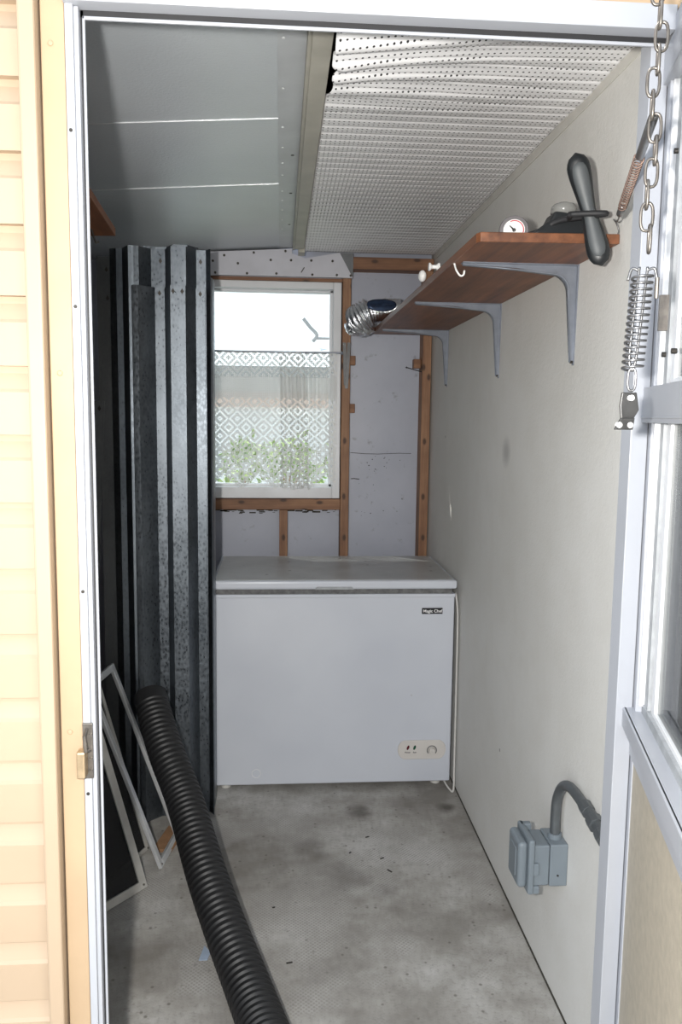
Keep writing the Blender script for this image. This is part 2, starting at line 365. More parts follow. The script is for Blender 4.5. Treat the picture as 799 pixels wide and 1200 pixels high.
# front wall: frame core, siding, casing
fw = MB()
fw.box(-2.6, -.335, 1.315, 1.41, -.1, 2.6); fw.box(-.335, XW, 1.315, 1.41, 2.12, 2.6); fw.box(.624, XW, 1.345, 1.40, -.1, 2.09)
struct(fw.build('wall_front', M['dark']), 'front wall core around the doorway')
sd = MB(); P_ = .1045; z0 = 1.948 - P_ * 18
for k in range(26):
    z = z0 + k * P_
    pr = [(1.300, z), (1.283, z), (1.283, z + P_ * .62), (1.287, z + P_ * .67), (1.297, z + P_ * .90), (1.298, z + P_), (1.315, z + P_), (1.315, z)]
    sd.prism(pr, 0, -2.6, -.372)
struct(sd.build('wall_front_siding', M['siding']), 'peach lapped siding left of the doorway')
ct = MB(); ct.box(-.378, -.3535, 1.262, 1.315, -.1, 2.6)
struct(ct.build('trim_2', M['siding'], bevel=.004), 'peach corner strip closing the lapped siding')
cs = MB(); cs.box(-.3505, -.316, 1.283, 1.315, -.1, 2.6); cs.box(-.316, .62, 1.283, 1.315, 2.087, 2.30)
for z in (1.995, 1.52, .95):
    cs.cyl((-.336, 1.284, z), (-.336, 1.280, z), .0042, 14)
struct(cs.build('trim_3', M['casing'], bevel=.002), 'peach painted board framing the doorway')
# aluminium door frame
fr = MB()
fr.box(-.3155, -.3035, 1.2825, 1.315, -.06, 2.087); fr.box(-.3035, -.2965, 1.287, 1.315, -.06, 2.05); fr.box(-.335, -.3165, 1.315, 1.40, -.06, 2.12)
fr.box(-.2935, -.2895, 1.297, 1.302, -.06, 2.0415)
fr.box(-.3165, .60, 1.272, 1.315, 2.051, 2.087); fr.box(-.2935, .60, 1.297, 1.302, 2.0365, 2.0415); fr.box(-.335, .60, 1.315, 1.40, 2.090, 2.12)
fr.box(.577, .606, 1.306, 1.345, -.06, 2.06)
d1 = struct(fr.build('trim_4', M['alu'], bevel=.0012), 'white aluminium frame around the doorway')
sl = MB(); sl.box(-.2965, -.2925, 1.301, 1.310, -.06, 2.05); sl.box(-.2965, .60, 1.301, 1.310, 2.0405, 2.052)
o = sl.build('seal', M['rubber'], d1); o['label'] = 'black rubber seal'
hl = MB()
for z in (1.875, 1.18, 1.62, .845): hl.cyl((-.310, 1.284, z), (-.310, 1.2815, z), .0028, 12)
hl.box(-.3115, -.3075, 1.2815, 1.284, 1.120, 1.158)
o = hl.build('screw_hole_or_glint', M['nail'], d1); o['label'] = 'dark screw holes and strike slot'
st = MB(); st.box(-.3145, -.3045, 1.2805, 1.2835, 1.097, 1.176)
o = st.build('strike_plate', M['alu_in'], d1, bevel=.001)
lt = root('door_latch', (-.31, 1.283, .88), 'rusty metal latch keeper screwed to the left door frame', 'latch')
lp = MB(); lp.box(-.316, -.300, 1.279, 1.2835, .872, .965); lp.build('back_plate', M['steel'], lt, bevel=.0012)
lh = MB(); lh.box(-.322, -.308, 1.258, 1.279, .880, .925); lh.build('keeper', M['brass'], lt, bevel=.003)
ls = MB(); ls.tube([(-.309, 1.278, .955), (-.309, 1.262, .95), (-.307, 1.262, .925), (-.305, 1.278, .92)], .003, 8)
for z in (.945, .905, .885): ls.cyl((-.303, 1.280, z), (-.303, 1.276, z), .003, 10)
ls.build('strike_loop', M['steel'], lt)

# ceilings
def zc(x): return 2.205 + (x - .058) * .065
cb = MB()
A = [(-1.0, zc(-1.0)), (-.006, zc(-.006)), (-.006, zc(-.006) + .06), (-1.0, zc(-1.0) + .06)]
cb.prism(A, 1, 1.36, 3.95)
cl = struct(cb.build('ceiling', M['pan']), 'grey embossed metal pan ceiling sloping down to the left')
sm = MB()
for y in (2.145, 2.726):
    sm.prism([(-.95, zc(-.95) - .0015), (-.006, zc(-.006) - .0015), (-.006, zc(-.006) + .004), (-.95, zc(-.95) + .004)], 1, y - .002, y + .002)
o = sm.build('ceiling_seam', M['seam'], cl); o['label'] = 'thin bright seams across the grey ceiling pans'
fs = MB(); fs.prism([(-.008, zc(-.008) - .003), (.060, zc(.06) - .003), (.060, zc(.06) + .06), (-.008, zc(-.008) + .06)], 1, 1.36, 3.74)
t5 = struct(fs.build('trim_5', M['strip']), 'flat grey flashing strip between ceiling and eave')
nw = MB(); nd = MB()
for y in (1.70, 1.95, 2.2, 2.36, 2.5, 2.62, 2.8, 2.92, 3.05, 3.2, 3.35): nw.cyl((.0035, y, zc(.0035) - .004), (.0035, y, zc(.0035)), .0035, 10)
for y in (2.43, 2.83, 3.28): nd.cyl((.032, y, zc(.032) - .004), (.032, y, zc(.032)), .005, 10)
nw.build('nail_head', M['nail_w'], t5); nd.build('nail_head', M['nail'], t5)
ev = MB(); ev.box(.058, .098, 1.36, 3.60, 2.170, 2.30); ev.box(.05, .060, 1.36, 3.66, 2.178, 2.205); ev.box(.075, .103, 3.60, 3.68, 2.158, 2.19)
tag(ev.build('eave_beam', M['fascia'], bevel=.0015, base=(.078, 2.5, 2.17)), 'long tan metal eave beam between grey ceiling and perforated soffit', 'beam')
# perforated soffit, sagging near the door
def sof(u, v):
    x0 = .098; x = x0 + (XW - x0) * u; y = 1.40 + (3.73 - 1.40) * v
    k = max(0, min(1, (2.12 - y) / .35)); k = k * k * (3 - 2 * k); le = (1 - u) ** 1.5
    ph = (y + (.05 * le * k)) / .05; f = ph - math.floor(ph)
    rib = -.0038 * (1 - abs(2 * f - 1) ** 6)
    z = 2.192 + rib - k * .028 * (.35 + le) * (1 + .5 * math.sin(y * 9 + u * 2)) - k * .010 * math.sin(ph * PI + u * 1.5) * le
    if y < 1.90 and u < .12:
        tear = math.sin(y * 85) * .006 + math.sin(y * 31) * .006
        if y > 1.66: x += (1 - u / .12) * (.017 + tear) * min(1, (1.90 - y) / .08) * min(1, (y - 1.66) / .02)
    return (x, y, z)
so = MB().grid(sof, 46, 560).build('soffit_panel', M['soffit'], smooth=True, base=(.4, 2.5, 2.19), thick=.0008)
tag(so, 'perforated white ribbed metal soffit sagging and torn near the doorway', 'soffit')
# dark box painted as the shade above the soffit, and mould where it meets the wall
struct(MB().box(.09, XW, 1.36, 3.9, 2.255, 2.40).build('void_shade_box', M['dark']), 'dark box giving the shade above the torn soffit')
struct(MB().prism([(XW, 2.166), (XW - .003, 2.166), (XW - .008, 2.182), (XW - .008, 2.187), (XW, 2.187)], 1, 1.41, 3.74).build('trim_6', plain('wall_caulk', (.60, .585, .54), .7), None), 'cream bead where the stucco wall meets the soffit')
# floor edge joint at the stucco wall
struct(MB().box(XW - .0035, XW + .001, 1.41, 3.8, 0, .004).build('baseboard_right', M['dust']), 'dark joint line along the foot of the stucco wall')

# ------------------------------------------------------------------ window and framing at the back
w = bpy.data.objects.new('window_1', None); COL.objects.link(w); w.location = (-.12, 3.76, 1.078); WM[w.name] = Vector(w.location)
tag(w, 'white framed back window half covered by lace', None, None, 'structure')
wf = MB()
for a in ((WX0, WX0 + .035, WZ0, WZ1), (WX1 - .037, WX1, WZ0, WZ1), (WX0 + .035, WX1 - .037, WZ0, WZ0 + .052), (WX0 + .035, WX1 - .037, WZ1 - .032, WZ1)):
    wf.box(a[0], a[1], 3.752, 3.86, a[2], a[3])
wf.build('window_frame', M['alu_in'], w, bevel=.003)
wi = MB(); i0, i1, j0, j1 = WX0 + .035, WX1 - .037, WZ0 + .052, WZ1 - .032
for a in ((i0, i0 + .012, j0, j1), (i1 - .012, i1, j0, j1), (i0, i1, j0, j0 + .012), (i0, i1, j1 - .010, j1)):
    wi.box(a[0], a[1], 3.80, 3.84, a[2], a[3])
wi.build('sash', M['alu_in'], w, bevel=.0015)
MB().prism([(i0, 3.800), (i0, 3.803), (i1, 3.853), (i1, 3.850)], 2, j0, j1).build('pane', M['glass'], w)

def stud(name, b, mat, label, blocks=(), bev=.002):
    m = MB().box(*b)
    for k in blocks: m.box(*k)
    return tag(m.build(name, mat, bevel=bev, base=((b[0] + b[1]) / 2, b[2], b[4])), label, 'stud')
s1 = stud('wall_stud', (.279, .317, YB, 3.83, 0, 2.118), M['wood_v'], 'knotty wooden stud along the right side of the back window')
s2 = stud('wall_stud', (.650, .690, YB, 3.83, 0, 2.118), M['wood_v'], 'knotty wooden stud in the back corner beside the stucco wall')
s3 = stud('wall_stud', (-.004, .034, YB + .002, 3.83, 0, 1.024), M['wood_v'], 'short wooden stud under the window rail')
tag(MB().box(.320, .692, YB, 3.83, 2.119, 2.172).build('wall_beam', M['wood_h'], bevel=.002, base=(.5, YB, 2.119)), 'short level wooden beam under the soffit in the back corner', 'beam')
tag(MB().box(-.60, .278, YB, 3.83, 1.026, 1.076).build('window_rail', M['wood_h'], bevel=.002, base=(-.1, YB, 1.026)), 'level wooden rail directly below the back window', 'rail')
tag(MB().box(-.60, .278, YB + .002, 3.83, 2.060, 2.074).build('window_header', M['wood_h'], base=(-.1, YB, 2.06)), 'thin level wooden strip directly above the back window', 'rail')
for (x0, x1, z, lb, g) in ((.3175, .345, 1.715, 'upper small wood block on the window stud', 0), (.3175, .345, 1.495, 'lower small wood block on the window stud', 0), (.617, .6495, 1.705, 'small wood block on the corner stud by the stucco wall', 0)):
    tag(MB().box(x0, x1, 3.785, 3.829, z - .020, z + .022).build('wood_block', M['wood_h'], bevel=.002, base=(x0, 3.785, z)), lb, 'block', 'small blocks on the studs')
tag(MB().tube([(.5805, YB + .03, 1.687), (.651, YB + .02, 1.667)], .0022, 8).sphere((.5805, YB + .03, 1.687), .0042, 6).build('nail', M['nail'], base=(.65, YB + .02, 1.667)), 'long dark nail sticking sideways out of the corner stud', 'nail')
# white gusset board over the window
gb = MB().prism([(-.75, 2.076), (.322, 2.076), (.262, 2.184), (.107, 2.156), (.049, 2.176), (.049, 2.196), (-.75, zc(-.75) - .004)], 1, 3.722, 3.7385)
g = root('gusset_board', (-.2, 3.73, 2.076), 'white nailed board above the back window', 'board')
gb.build('board', M['board'], g)
for (x, z) in [(-.42, 2.16), (-.30, 2.135), (-.25, 2.16), (-.12, 2.175), (-.045, 2.145), (-.19, 2.127), (.02, 2.185), (.045, 2.146), (.135, 2.147), (.23, 2.147), (-.29, 2.085), (-.15, 2.085), (-.02, 2.087), (.14, 2.086), (.25, 2.087), (.312, 2.086), (-.36, 2.09)]:
    MB().cyl((x, 3.7225, z), (x, 3.7185, z), .0055, 10).build('nail_head', M['nail'], g)
MB().bar((.090, 3.719, 2.094), (.104, 3.719, 2.116), .006, .004).build('staple', M['nail'], g)
tag(MB().prism([(.3235, 2.077), (.264, 2.185), (.3245, 2.185)], 1, 3.733, 3.7385).build('metal_gusset', M['galv_dull'], base=(.31, 3.733, 2.077)), 'small triangular galvanised plate right of the white nailed board', 'plate')
# folded grey metal straps hung on the window stud under the foil duct
for i, (xt, xb, zb, lb) in enumerate(((.2875, .295, 1.60, 'left one of the dark metal bars hanging below the foil bundle'), (.308, .2985, 1.585, 'right one of the dark metal bars hanging below the foil bundle'))):
    m = MB(); m.bar((xt, 3.722 - .008 * i, 1.79), (xb, 3.728 - .008 * i, zb), .015, .003, (0, 1, 0)); m.bar((xt - .007, 3.718 - .008 * i, 1.79), (xb - .004, 3.724 - .008 * i, zb + .02), .003, .010, (0, 1, 0))
    tag(m.build('metal_bar', M['clip'], base=(xt, 3.722, 1.79)), lb, 'bar', 'bars on the window stud')

# lace half curtain on a rod
ctn = root('lace_curtain', (-.12, 3.73, 1.744), 'white crochet lace half curtain with pointed hem across the back window', 'curtain')
def lace(u, v):
    # v=1 at rod, u along the cloth; the cloth bunches into folds at the right of centre
    x = -.52 + .775 * u
    fold = math.exp(-((u - .79) / .095) ** 2)
    gath = fold * .020 * math.sin((u - .79) * 2 * PI / .052) * (.4 + .6 * v)
    y = 3.735 - .010 - gath - .004 * math.sin(u * 27)
    c = (u / .200 + .30) % 1.0; zz = abs(2 * c - 1)
    hem = 1.120 + .068 * zz * (1 if not .745 < u < .84 else .4)
    z = 1.742 + (hem - 1.742) * (1 - v)
    return (x + fold * .010 * math.sin(v * 3), y, z)
MB().grid(lace, 340, 40).build('lace_panel', M['lace'], ctn, smooth=True)
def fold(u, v):
    x = -.004 + (.112 + .022 * (1 - v)) * u; y = 3.708 + .009 * math.cos(u * 2 * PI * 3.5) - .004 * v
    return (x + .004 * math.sin(v * 4), y, 1.742 + (1.122 - 1.742 + .02 * abs(u - .5)) * (1 - v))
MB().grid(fold, 60, 30).build('gathered_fold', M['lace'], ctn, smooth=True)
MB().cyl((-.535, 3.727, 1.744), (.276, 3.727, 1.744), .0045, 10).sphere((.279, 3.727, 1.744), .0085, 8).build('curtain_rod', M['bracket'], ctn)
# mould stains under the rail
gm = MB()
for i in range(60):
    x = random.uniform(-.30, .27); z = 1.022 - abs(random.gauss(0, .010)); r = random.uniform(.002, .012)
    if -.008 < x < .038: continue
    gm.box(x - r * 1.8, x + r * 1.8, 3.8285, 3.83, z - r * .35, z + r * .35)
struct(gm.build('trim_7', M['dust']), 'black grime under the window rail')

# ------------------------------------------------------------------ freezer
fz = root('chest_freezer', (.208, 3.3, 0), 'white chest freezer with a closed dusty lid against the back wall', 'freezer')
FX0, FX1, FY0, FY1 = -.250, .675, 3.035, 3.575
MB().box(FX0, FX1, FY0, FY1, .024, .782).build('body', M['freezer'], fz, bevel=.006, seg=3)
lid = MB().box(FX0 - .010, FX1 + .006, FY0 - .014, FY1 + .004, .804, .838).build('lid', M['freezer'], fz, bevel=.009, seg=3)
MB().box(FX0 + .004, FX1 - .008, FY0 + .004, FY1 - .012, .8378, .8388).build('lid_top', M['lidtop'], lid)
MB().box(FX0 + .008, FX1 - .010, FY0 + .004, FY1 - .01, .780, .806).build('gasket', M['gasket'], fz)
MB().box(FX0 - .004, FX1 + .001, FY0 - .006, FY1, .770, .784).build('rim', M['freezer'], fz, bevel=.003)
MB().prism([(.132, .8045), (.282, .8045), (.274, .815), (.140, .815)], 1, FY0 - .0175, FY0 - .012).build('lid_handle', M['alu_grime'], lid, bevel=.0012)
for (x, y) in ((FX0 + .04, FY0 + .05), (FX1 - .05, FY0 + .05), (FX0 + .04, FY1 - .05), (FX1 - .05, FY1 - .05)):
    MB().cyl((x, y, 0), (x, y, .028), .019, 16).build('foot', M['cord'], fz)
for s in (0,):
    ring = [(FX0 + .16 + .017 * math.cos(a), FY0 - .0008, .072 + .017 * math.sin(a)) for a in [2 * PI * k / 24 for k in range(24)]]
    MB().tube(ring, .0014, 6, closed=True).build('drain_plug', M['alu_in'], fz)
np_ = MB().box(.547, .628, FY0 - .0035, FY0, .704, .728).build('nameplate', M['plate'], fz, bevel=.0014)
def text(body, size, loc, mat, parent, name, ext=.0004):
    cu = bpy.data.curves.new(name, 'FONT'); cu.body = body; cu.size = size; cu.extrude = ext; cu.align_x = 'CENTER'; cu.align_y = 'CENTER'
    cu.materials.append(mat); o = bpy.data.objects.new(name, cu); COL.objects.link(o)
    o.location = loc; o.rotation_euler = (PI / 2, 0, 0); attach(o, parent.parent if False else parent); return o
def text_child(body, size, loc, mat, parent, name, ext=.0004):
    cu = bpy.data.curves.new(name, 'FONT'); cu.body = body; cu.size = size; cu.extrude = ext; cu.align_x = 'CENTER'; cu.align_y = 'CENTER'
    cu.offset = size * .02
    tmp = bpy.data.objects.new(name, cu); COL.objects.link(tmp)
    bpy.context.view_layer.update()
    me = bpy.data.meshes.new_from_object(tmp.evaluated_get(bpy.context.evaluated_depsgraph_get()))
    bpy.data.objects.remove(tmp)
    me.transform(Matrix.Translation(loc) @ Matrix.Rotation(PI / 2, 4, 'X')); me.materials.clear(); me.materials.append(mat)
    o = bpy.data.objects.new(name, me); COL.objects.link(o)
    o.parent = parent; o.matrix_parent_inverse = parent_inv(parent); return o
def parent_inv(p):
    # parts carry world-space meshes under their thing, so a sub-part only needs the identity here
    return Matrix.Identity(4)
text_child('Magic Chef', .0165, (.5885, FY0 - .0037, .7155), M['letter_and_glint'], np_, 'lettering')
cp = MB()
pts = []
for sx, cx in ((1, .655 - .030), (-1, .4635 + .030)):
    for k in range(13):
        a = (-PI / 2 + PI * k / 12) if sx > 0 else (PI / 2 + PI * k / 12)
        pts.append((cx + .0385 * math.cos(a) * (.78), .158 + .0385 * math.sin(a)))
cpo = cp.prism(pts, 1, FY0 - .006, FY0).build('control_panel', M['panel'], fz, bevel=.002)
for x, mt, nm in ((.504, 'red_lens', 'red_light'), (.530, 'green_lens', 'green_light')):
    MB().prism([(x + .0075 * math.cos(a) * .62 + .3 * .009 * math.sin(a), .168 + .009 * math.sin(a)) for a in [2 * PI * k / 16 for k in range(16)]], 1, FY0 - .0085, FY0 - .006).build(nm, M[mt], cpo)
text_child('Power', .0085, (.503, FY0 - .0064, .148), M['ink'], cpo, 'lettering')
text_child('Run', .0085, (.531, FY0 - .0064, .148), M['ink'], cpo, 'lettering')
arc = [(.599 + .0185 * math.cos(a), FY0 - .0064, .155 + .0185 * math.sin(a)) for a in [math.radians(-40 + 260 * k / 22) for k in range(23)]]
MB().tube(arc, .0017, 6).build('dial_mark', M['ink'], cpo)
kn = MB().cyl((.599, FY0 - .006, .155), (.599, FY0 - .018, .155), .0145, 24, .012); kn.bar((.590, FY0 - .0185, .160), (.608, FY0 - .0185, .150), .005, .004, (0, 1, 0))
kn.build('dial', M['panel'], cpo, bevel=.0006)
pc = MB().tube(catmull([(.684, 3.06, .78), (.6865, 3.028, .70), (.687, 3.022, .50), (.6865, 3.015, .25), (.6845, 3.005, .10), (.680, 2.985, .012), (.668, 3.00, .006), (.655, 3.05, .02), (.650, 3.10, .03)], 8), .0038, 10)
pc.build('power_cord', M['cord'], fz, smooth=True)
# specks and chips on the front
for i, (x, z) in enumerate(((.397, .352), (.09, .585), (-.12, .855 - .05), (-.085, .81))):
    pass

# ------------------------------------------------------------------ galvanised storm panels
def strip_panel(name, prof, z0, z1, lean, label, mat, slots=(), group='galvanised panels on the left'):
    base = (sum(p[0] for p in prof) / len(prof), prof[0][1], 0)
    r = root(name, base, label, 'panel', group)
    def q(x, y, z): return (x + lean[0] * z, y + lean[1] * z, z)
    m = MB(); nz = 6; vs = []
    for p in prof: vs.append([m.v(q(p[0], p[1], z0 + (z1 - z0) * k / nz)) for k in range(nz + 1)])
    for i in range(len(prof) - 1):
        for k in range(nz): m.bm.faces.new((vs[i][k], vs[i + 1][k], vs[i + 1][k + 1], vs[i][k + 1]))
    m.build('sheet', mat, r, thick=.0016, recalc=True)
    for (x, y, z) in slots:
        c = q(x, y - .0015, z); s = .0085
        MB().prism([(c[0] - s * .7, c[2]), (c[0], c[2] - s), (c[0] + s * .7, c[2]), (c[0], c[2] + s * 1.3)], 1, c[1] - .0012, c[1] + .0006).build('keyhole_slot', M['nail'], r)
    return r
PF, PB = 2.795, 2.850
prof_front = [(-.505, PB - .01), (-.492, PF + .01), (-.474, PF + .008), (-.462, PF + .02), (-.425, PB), (-.392, PB), (-.366, PF), (-.317, PF), (-.288, PB), (-.257, PB)]
strip_panel('storm_panel', prof_front, .003, 1.885, (0, 0), 'front galvanised corrugated panel with three bright ribs and the lower top edge', M['galv'], [(-.409, PB, 1.865), (-.357, PF, 1.865), (-.327, PF, 1.865), (-.273, PB, 1.865)])
dy = .022
prof_back = [(-.580, PB + .036), (-.556, PB + .022), (-.536, PB + .024), (-.506, PF + dy), (-.490, PF + dy + .004), (-.474, PF + dy + .010), (-.440, PB + dy), (-.392, PB + dy), (-.366, PF + dy), (-.317, PF + dy), (-.288, PB + dy), (-.255, PB + dy), (-.238, PF + dy + .03)]
strip_panel('storm_panel', prof_back, .003, 2.015, (0, 0), 'taller galvanised corrugated panel showing a rusty top edge behind the front one', M['galv'], [(-.408, PB + dy, 1.975), (-.273, PB + dy, 1.975)])
prof_dark = [(-.625, PB + .04), (-.572, PB + .04), (-.548, PB + .04), (-.535, PB + .05), (-.510, PB + .05)]
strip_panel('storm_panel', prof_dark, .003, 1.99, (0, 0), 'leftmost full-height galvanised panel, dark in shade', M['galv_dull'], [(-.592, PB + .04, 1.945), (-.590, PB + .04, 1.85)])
prof3 = [(-.47, PB + .045), (-.43, PB + .06), (-.392, PB + .06), (-.366, PB + .015), (-.317, PB + .015), (-.292, PB + .055), (-.285, PB + .06)]
strip_panel('storm_panel', prof3, .003, 2.03, (0, 0), 'rearmost galvanised corrugated panel, crinkled top touching the ceiling', M['galv'])
prof_ch = [(-.262, 2.995), (-.262, 2.945), (-.2415, 2.945), (-.2415, 2.99), (-.232, 3.01)]
strip_panel('metal_channel', [(-.270, 2.925), (-.270, 2.888), (-.248, 2.888), (-.2405, 2.92), (-.2405, 3.0)], .003, 1.93, (.0015, 0), 'narrow galvanised channel standing between corrugated panels and freezer', M['galv'], [(-.258, 2.888, 1.905)])
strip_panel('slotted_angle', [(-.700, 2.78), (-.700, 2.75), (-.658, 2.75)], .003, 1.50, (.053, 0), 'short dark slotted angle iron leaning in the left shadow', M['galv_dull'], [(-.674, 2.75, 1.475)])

# left shelf end and dark storage shelves in the shade
tag(MB().prism([(-.93, 1.55), (-.47, 1.62), (-.4455, 2.02), (-.470, 2.43), (-.93, 2.47)], 2, 1.962, 1.984).build('shelf_board', M['shelf_dark'], bevel=.002, base=(-.7, 2, 1.962)), 'dark reddish wooden shelf end high on the left under the ceiling', 'shelf')
tag(MB().tube([(-.52, 2.35, 1.962), (-.515, 2.35, 1.945), (-.508, 2.35, 1.925), (-.50, 2.35, 1.93)], .003, 8).build('wire_hook', M['steel'], base=(-.52, 2.35, 1.962)), 'small wire hook under the high left shelf end', 'hook')

# ------------------------------------------------------------------ black corrugated drain pipe
axis = catmull([(-.445, 2.733, .496), (-.370, 2.555, .382), (-.290, 2.40, .280), (-.205, 2.17, .176), (-.137, 2.00, .112), (-.082, 1.86, .075), (-.038, 1.73, .059), (.03, 1.50, .058)], 60)
L = [0]
for i in range(1, len(axis)): L.append(L[-1] + (axis[i] - axis[i - 1]).length)
def at_len(s):
    for i in range(1, len(axis)):
        if L[i] >= s:
            t = (s - L[i - 1]) / max(1e-9, L[i] - L[i - 1]); return axis[i - 1].lerp(axis[i], t)
    return axis[-1]
PT = .0195; pp, rr = [], []
s = 0
while s < L[-1]:
    f = (s / PT) % 1
    r = .0505 + .0065 * (1 if f < .55 else 0)
    if s < .05: r = .0565
    pp.append(at_len(s)); rr.append(r); s += PT / 10
dp = root('drain_pipe', (0, 1.6, 0), 'black corrugated plastic drain pipe leaning from the floor onto the metal panels', 'pipe')
m = MB().tube(pp, rr, 36, cap=False); m.build('hose', M['pipe'], dp, smooth=True)
e0, e1 = pp[0], pp[8]; MB().tube([e0, e0 + (e1 - e0) * .2], [.0565, .047], 36, cap=False).tube([e0, e1], [.047, .047], 36, cap=False).build('end_rim', M['pipe'], dp, smooth=True)

# ------------------------------------------------------------------ window screens leaning on the left
def screen(name, o, a, wa, b, hb, label, bw, mat, mesh=True, bars=()):
    o, a, b = Vector(o), Vector(a).normalized(), Vector(b).normalized(); nrm = a.cross(b).normalized()
    r = root(name, o, label, 'screen', 'window screens on the left')
    T = Matrix((( a.x, b.x, nrm.x, o.x), (a.y, b.y, nrm.y, o.y), (a.z, b.z, nrm.z, o.z), (0, 0, 0, 1)))
    for rect in ((0, bw, 0, hb), (wa - bw, wa, 0, hb)): MB(T).box(rect[0], rect[1], rect[2], rect[3], -.006, .006).build('side_rail', mat, r, bevel=.0015)
    for rect in ((bw, wa - bw, 0, bw), (bw, wa - bw, hb - bw, hb)): MB(T).box(rect[0], rect[1], rect[2], rect[3], -.006, .006).build('end_rail', mat, r, bevel=.0015)
    for c in bars: MB(T).box(c - bw * .3, c + bw * .3, bw, hb - bw, -.004, .004).build('mid_rail', mat, r)
    if mesh: MB(T).box(bw, wa - bw, bw, hb - bw, -.0006, .0006).build('insect_mesh', M['mesh'], r)
    for (u, v) in ((bw / 2, bw / 2), (wa - bw / 2, bw / 2)): MB(T).cyl((u, v, -.0075), (u, v, .0075), .0035, 10).build('rivet', M['steel'], r)
    return r
screen('window_screen', (-.409, 2.399, .004), (-.096, -.118, 0), .50, (-.122, .02, .455), .66, 'dark meshed window screen leaning nearest the door frame', .026, M['screen_alu'])
screen('window_screen', (-.381, 2.493, .004), (.15, .99, 0), .215, (-.214, .0, .615), .655, 'pale narrow window screen frame in front of the metal panels', .022, M['screen_white'], mesh=False)
screen('window_screen', (-.440, 2.62, .004), (-.35, -.75, 0), .30, (-.155, .0, .60), .66, 'thin window screen between the dark meshed and the pale one', .014, M['screen_alu'])
tag(MB().prism([(-.425, 2.60), (-.36, 2.60), (-.34, 2.70), (-.39, 2.76)], 2, .001, .012).build('scrap', M['scrap'], base=(-.38, 2.65, .001)), 'brown scrap lying on the floor behind the pale screen', 'scrap')
tag(MB().prism([(-.215, 2.045), (-.192, 2.045), (-.186, 2.075), (-.205, 2.105)], 2, .001, .003).build('scrap', M['blue'], base=(-.2, 2.07, .001)), 'pale blue scrap on the floor beside the black pipe', 'scrap')
for i, (x, y, a, l) in enumerate(((.30, 2.66, .4, .02), (.335, 2.52, .5, .02), (.35, 2.455, -.9, .028), (.02, 2.02, .2, .024), (.235, 2.56, .9, .014), (-.02, 2.27, .3, .012))):
    tag(MB().bar((x, y, .002), (x + l * .7 * math.cos(a), y + l * .7 * math.sin(a), .002), .004, .002).build('dead_leaf', M['nail'], base=(x, y, .001)), 'tiny dark crumb on the concrete floor', 'debris', 'dark crumbs on the floor')

# ------------------------------------------------------------------ right shelf
SX0, SZ0, SZ1 = .402, 1.8185, 1.8385
sh = MB().prism([(SX0, 1.705), (SX0 + .006, 1.690), (XW - .001, 1.675), (XW - .001, 3.60), (SX0, 3.60)], 2, SZ0, SZ1)
tag(sh.build('wall_shelf', M['shelf'], bevel=.002, base=(.55, 2.6, SZ0)), 'long reddish stained wooden shelf on the stucco wall', 'shelf')
def bracket(y, label, zt=SZ0):
    r = root('shelf_bracket', (XW, y, zt - .23), label, 'bracket', 'brackets under the stained shelf')
    hw = .0125
    # formed arm: wide at the wall, tapering to the tip, with a rounded corner
    out = [(XW, zt), (SX0 + .02, zt), (SX0 + .02, zt - .005), (.55, zt - .014)]
    for k in range(9):
        a = math.radians(90 - 90 * k / 8); out.append((XW - .062 + .040 * math.cos(a), zt - .062 + .040 * math.sin(a)))
    out += [(XW - .010, zt - .215), (XW - .006, zt - .232), (XW, zt - .232)]
    m = MB()
    arm = [(XW - .0005, zt), (SX0 + .02, zt), (SX0 + .02, zt - .004), (.55, zt - .010)] + out[4:13] + [(XW - .012, zt - .225), (XW - .0005, zt - .225)]
    T = arm
    m.prism([(p[0], p[1]) for p in T], 1, y - .0015, y + .0015)
    m.build('web', M['bracket'], r)
    f = MB(); f.box(SX0 + .018, XW - .0005, y - hw, y + hw, zt - .0022, zt - .0002); f.prism([(y - hw, zt), (y + hw, zt), (y + .005, zt - .232), (y - .005, zt - .232)], 0, XW - .0028, XW - .0004)
    f.build('flange', M['bracket'], r)
    # rounded outer hood that makes the arm read as a pressed channel
    h = MB(); ins = [(SX0 + .02, zt - .006), (.55, zt - .014)] + out[4:13] + [(XW - .010, zt - .225)]
    n = len(ins); rows = []
    for i, (x, z) in enumerate(ins):
        wv = hw * (.55 + .45 * math.sin(PI * min(1, max(0, i / (n - 1))))) if i < n - 1 else .004
        rows.append([h.v((x, y - wv, z)), h.v((x, y + wv, z))])
    for i in range(n - 1): h.bm.faces.new((rows[i][0], rows[i][1], rows[i + 1][1], rows[i + 1][0]))
    h.build('hood', M['bracket'], r, thick=.002, smooth=True)
    MB().cyl((XW - .001, y, zt - .224), (XW - .009, y, zt - .224), .0035, 10).build('screw', M['nail'], r)
bracket(1.915, 'nearest grey steel shelf bracket, the largest in view')
bracket(2.585, 'middle grey steel shelf bracket under the stained shelf')
bracket(3.395, 'farthest grey steel shelf bracket near the foil bundle')
tag(MB().tube(catmull([(.405, 1.93, SZ0), (.413, 1.945, SZ0 - .012), (.424, 1.95, SZ0 - .024), (.432, 1.95, SZ0 - .022), (.434, 1.95, SZ0 - .012)], 6), .0024, 8).build('cup_hook', M['white'], base=(.405, 1.93, SZ0), smooth=True), 'white wire hook under the shelf front edge', 'hook')
kn = root('cord_pulley', (.392, 2.31, 1.85), 'white round knob on the far front edge of the shelf', 'knob')
MB().sphere((.395, 2.31, 1.852), .016, 10, (.7, 1, 1)).build('button', M['white'], kn, smooth=True)
k2 = root('cord_spool', (.396, 2.14, 1.848), 'small white spool on the front edge of the shelf', 'knob')
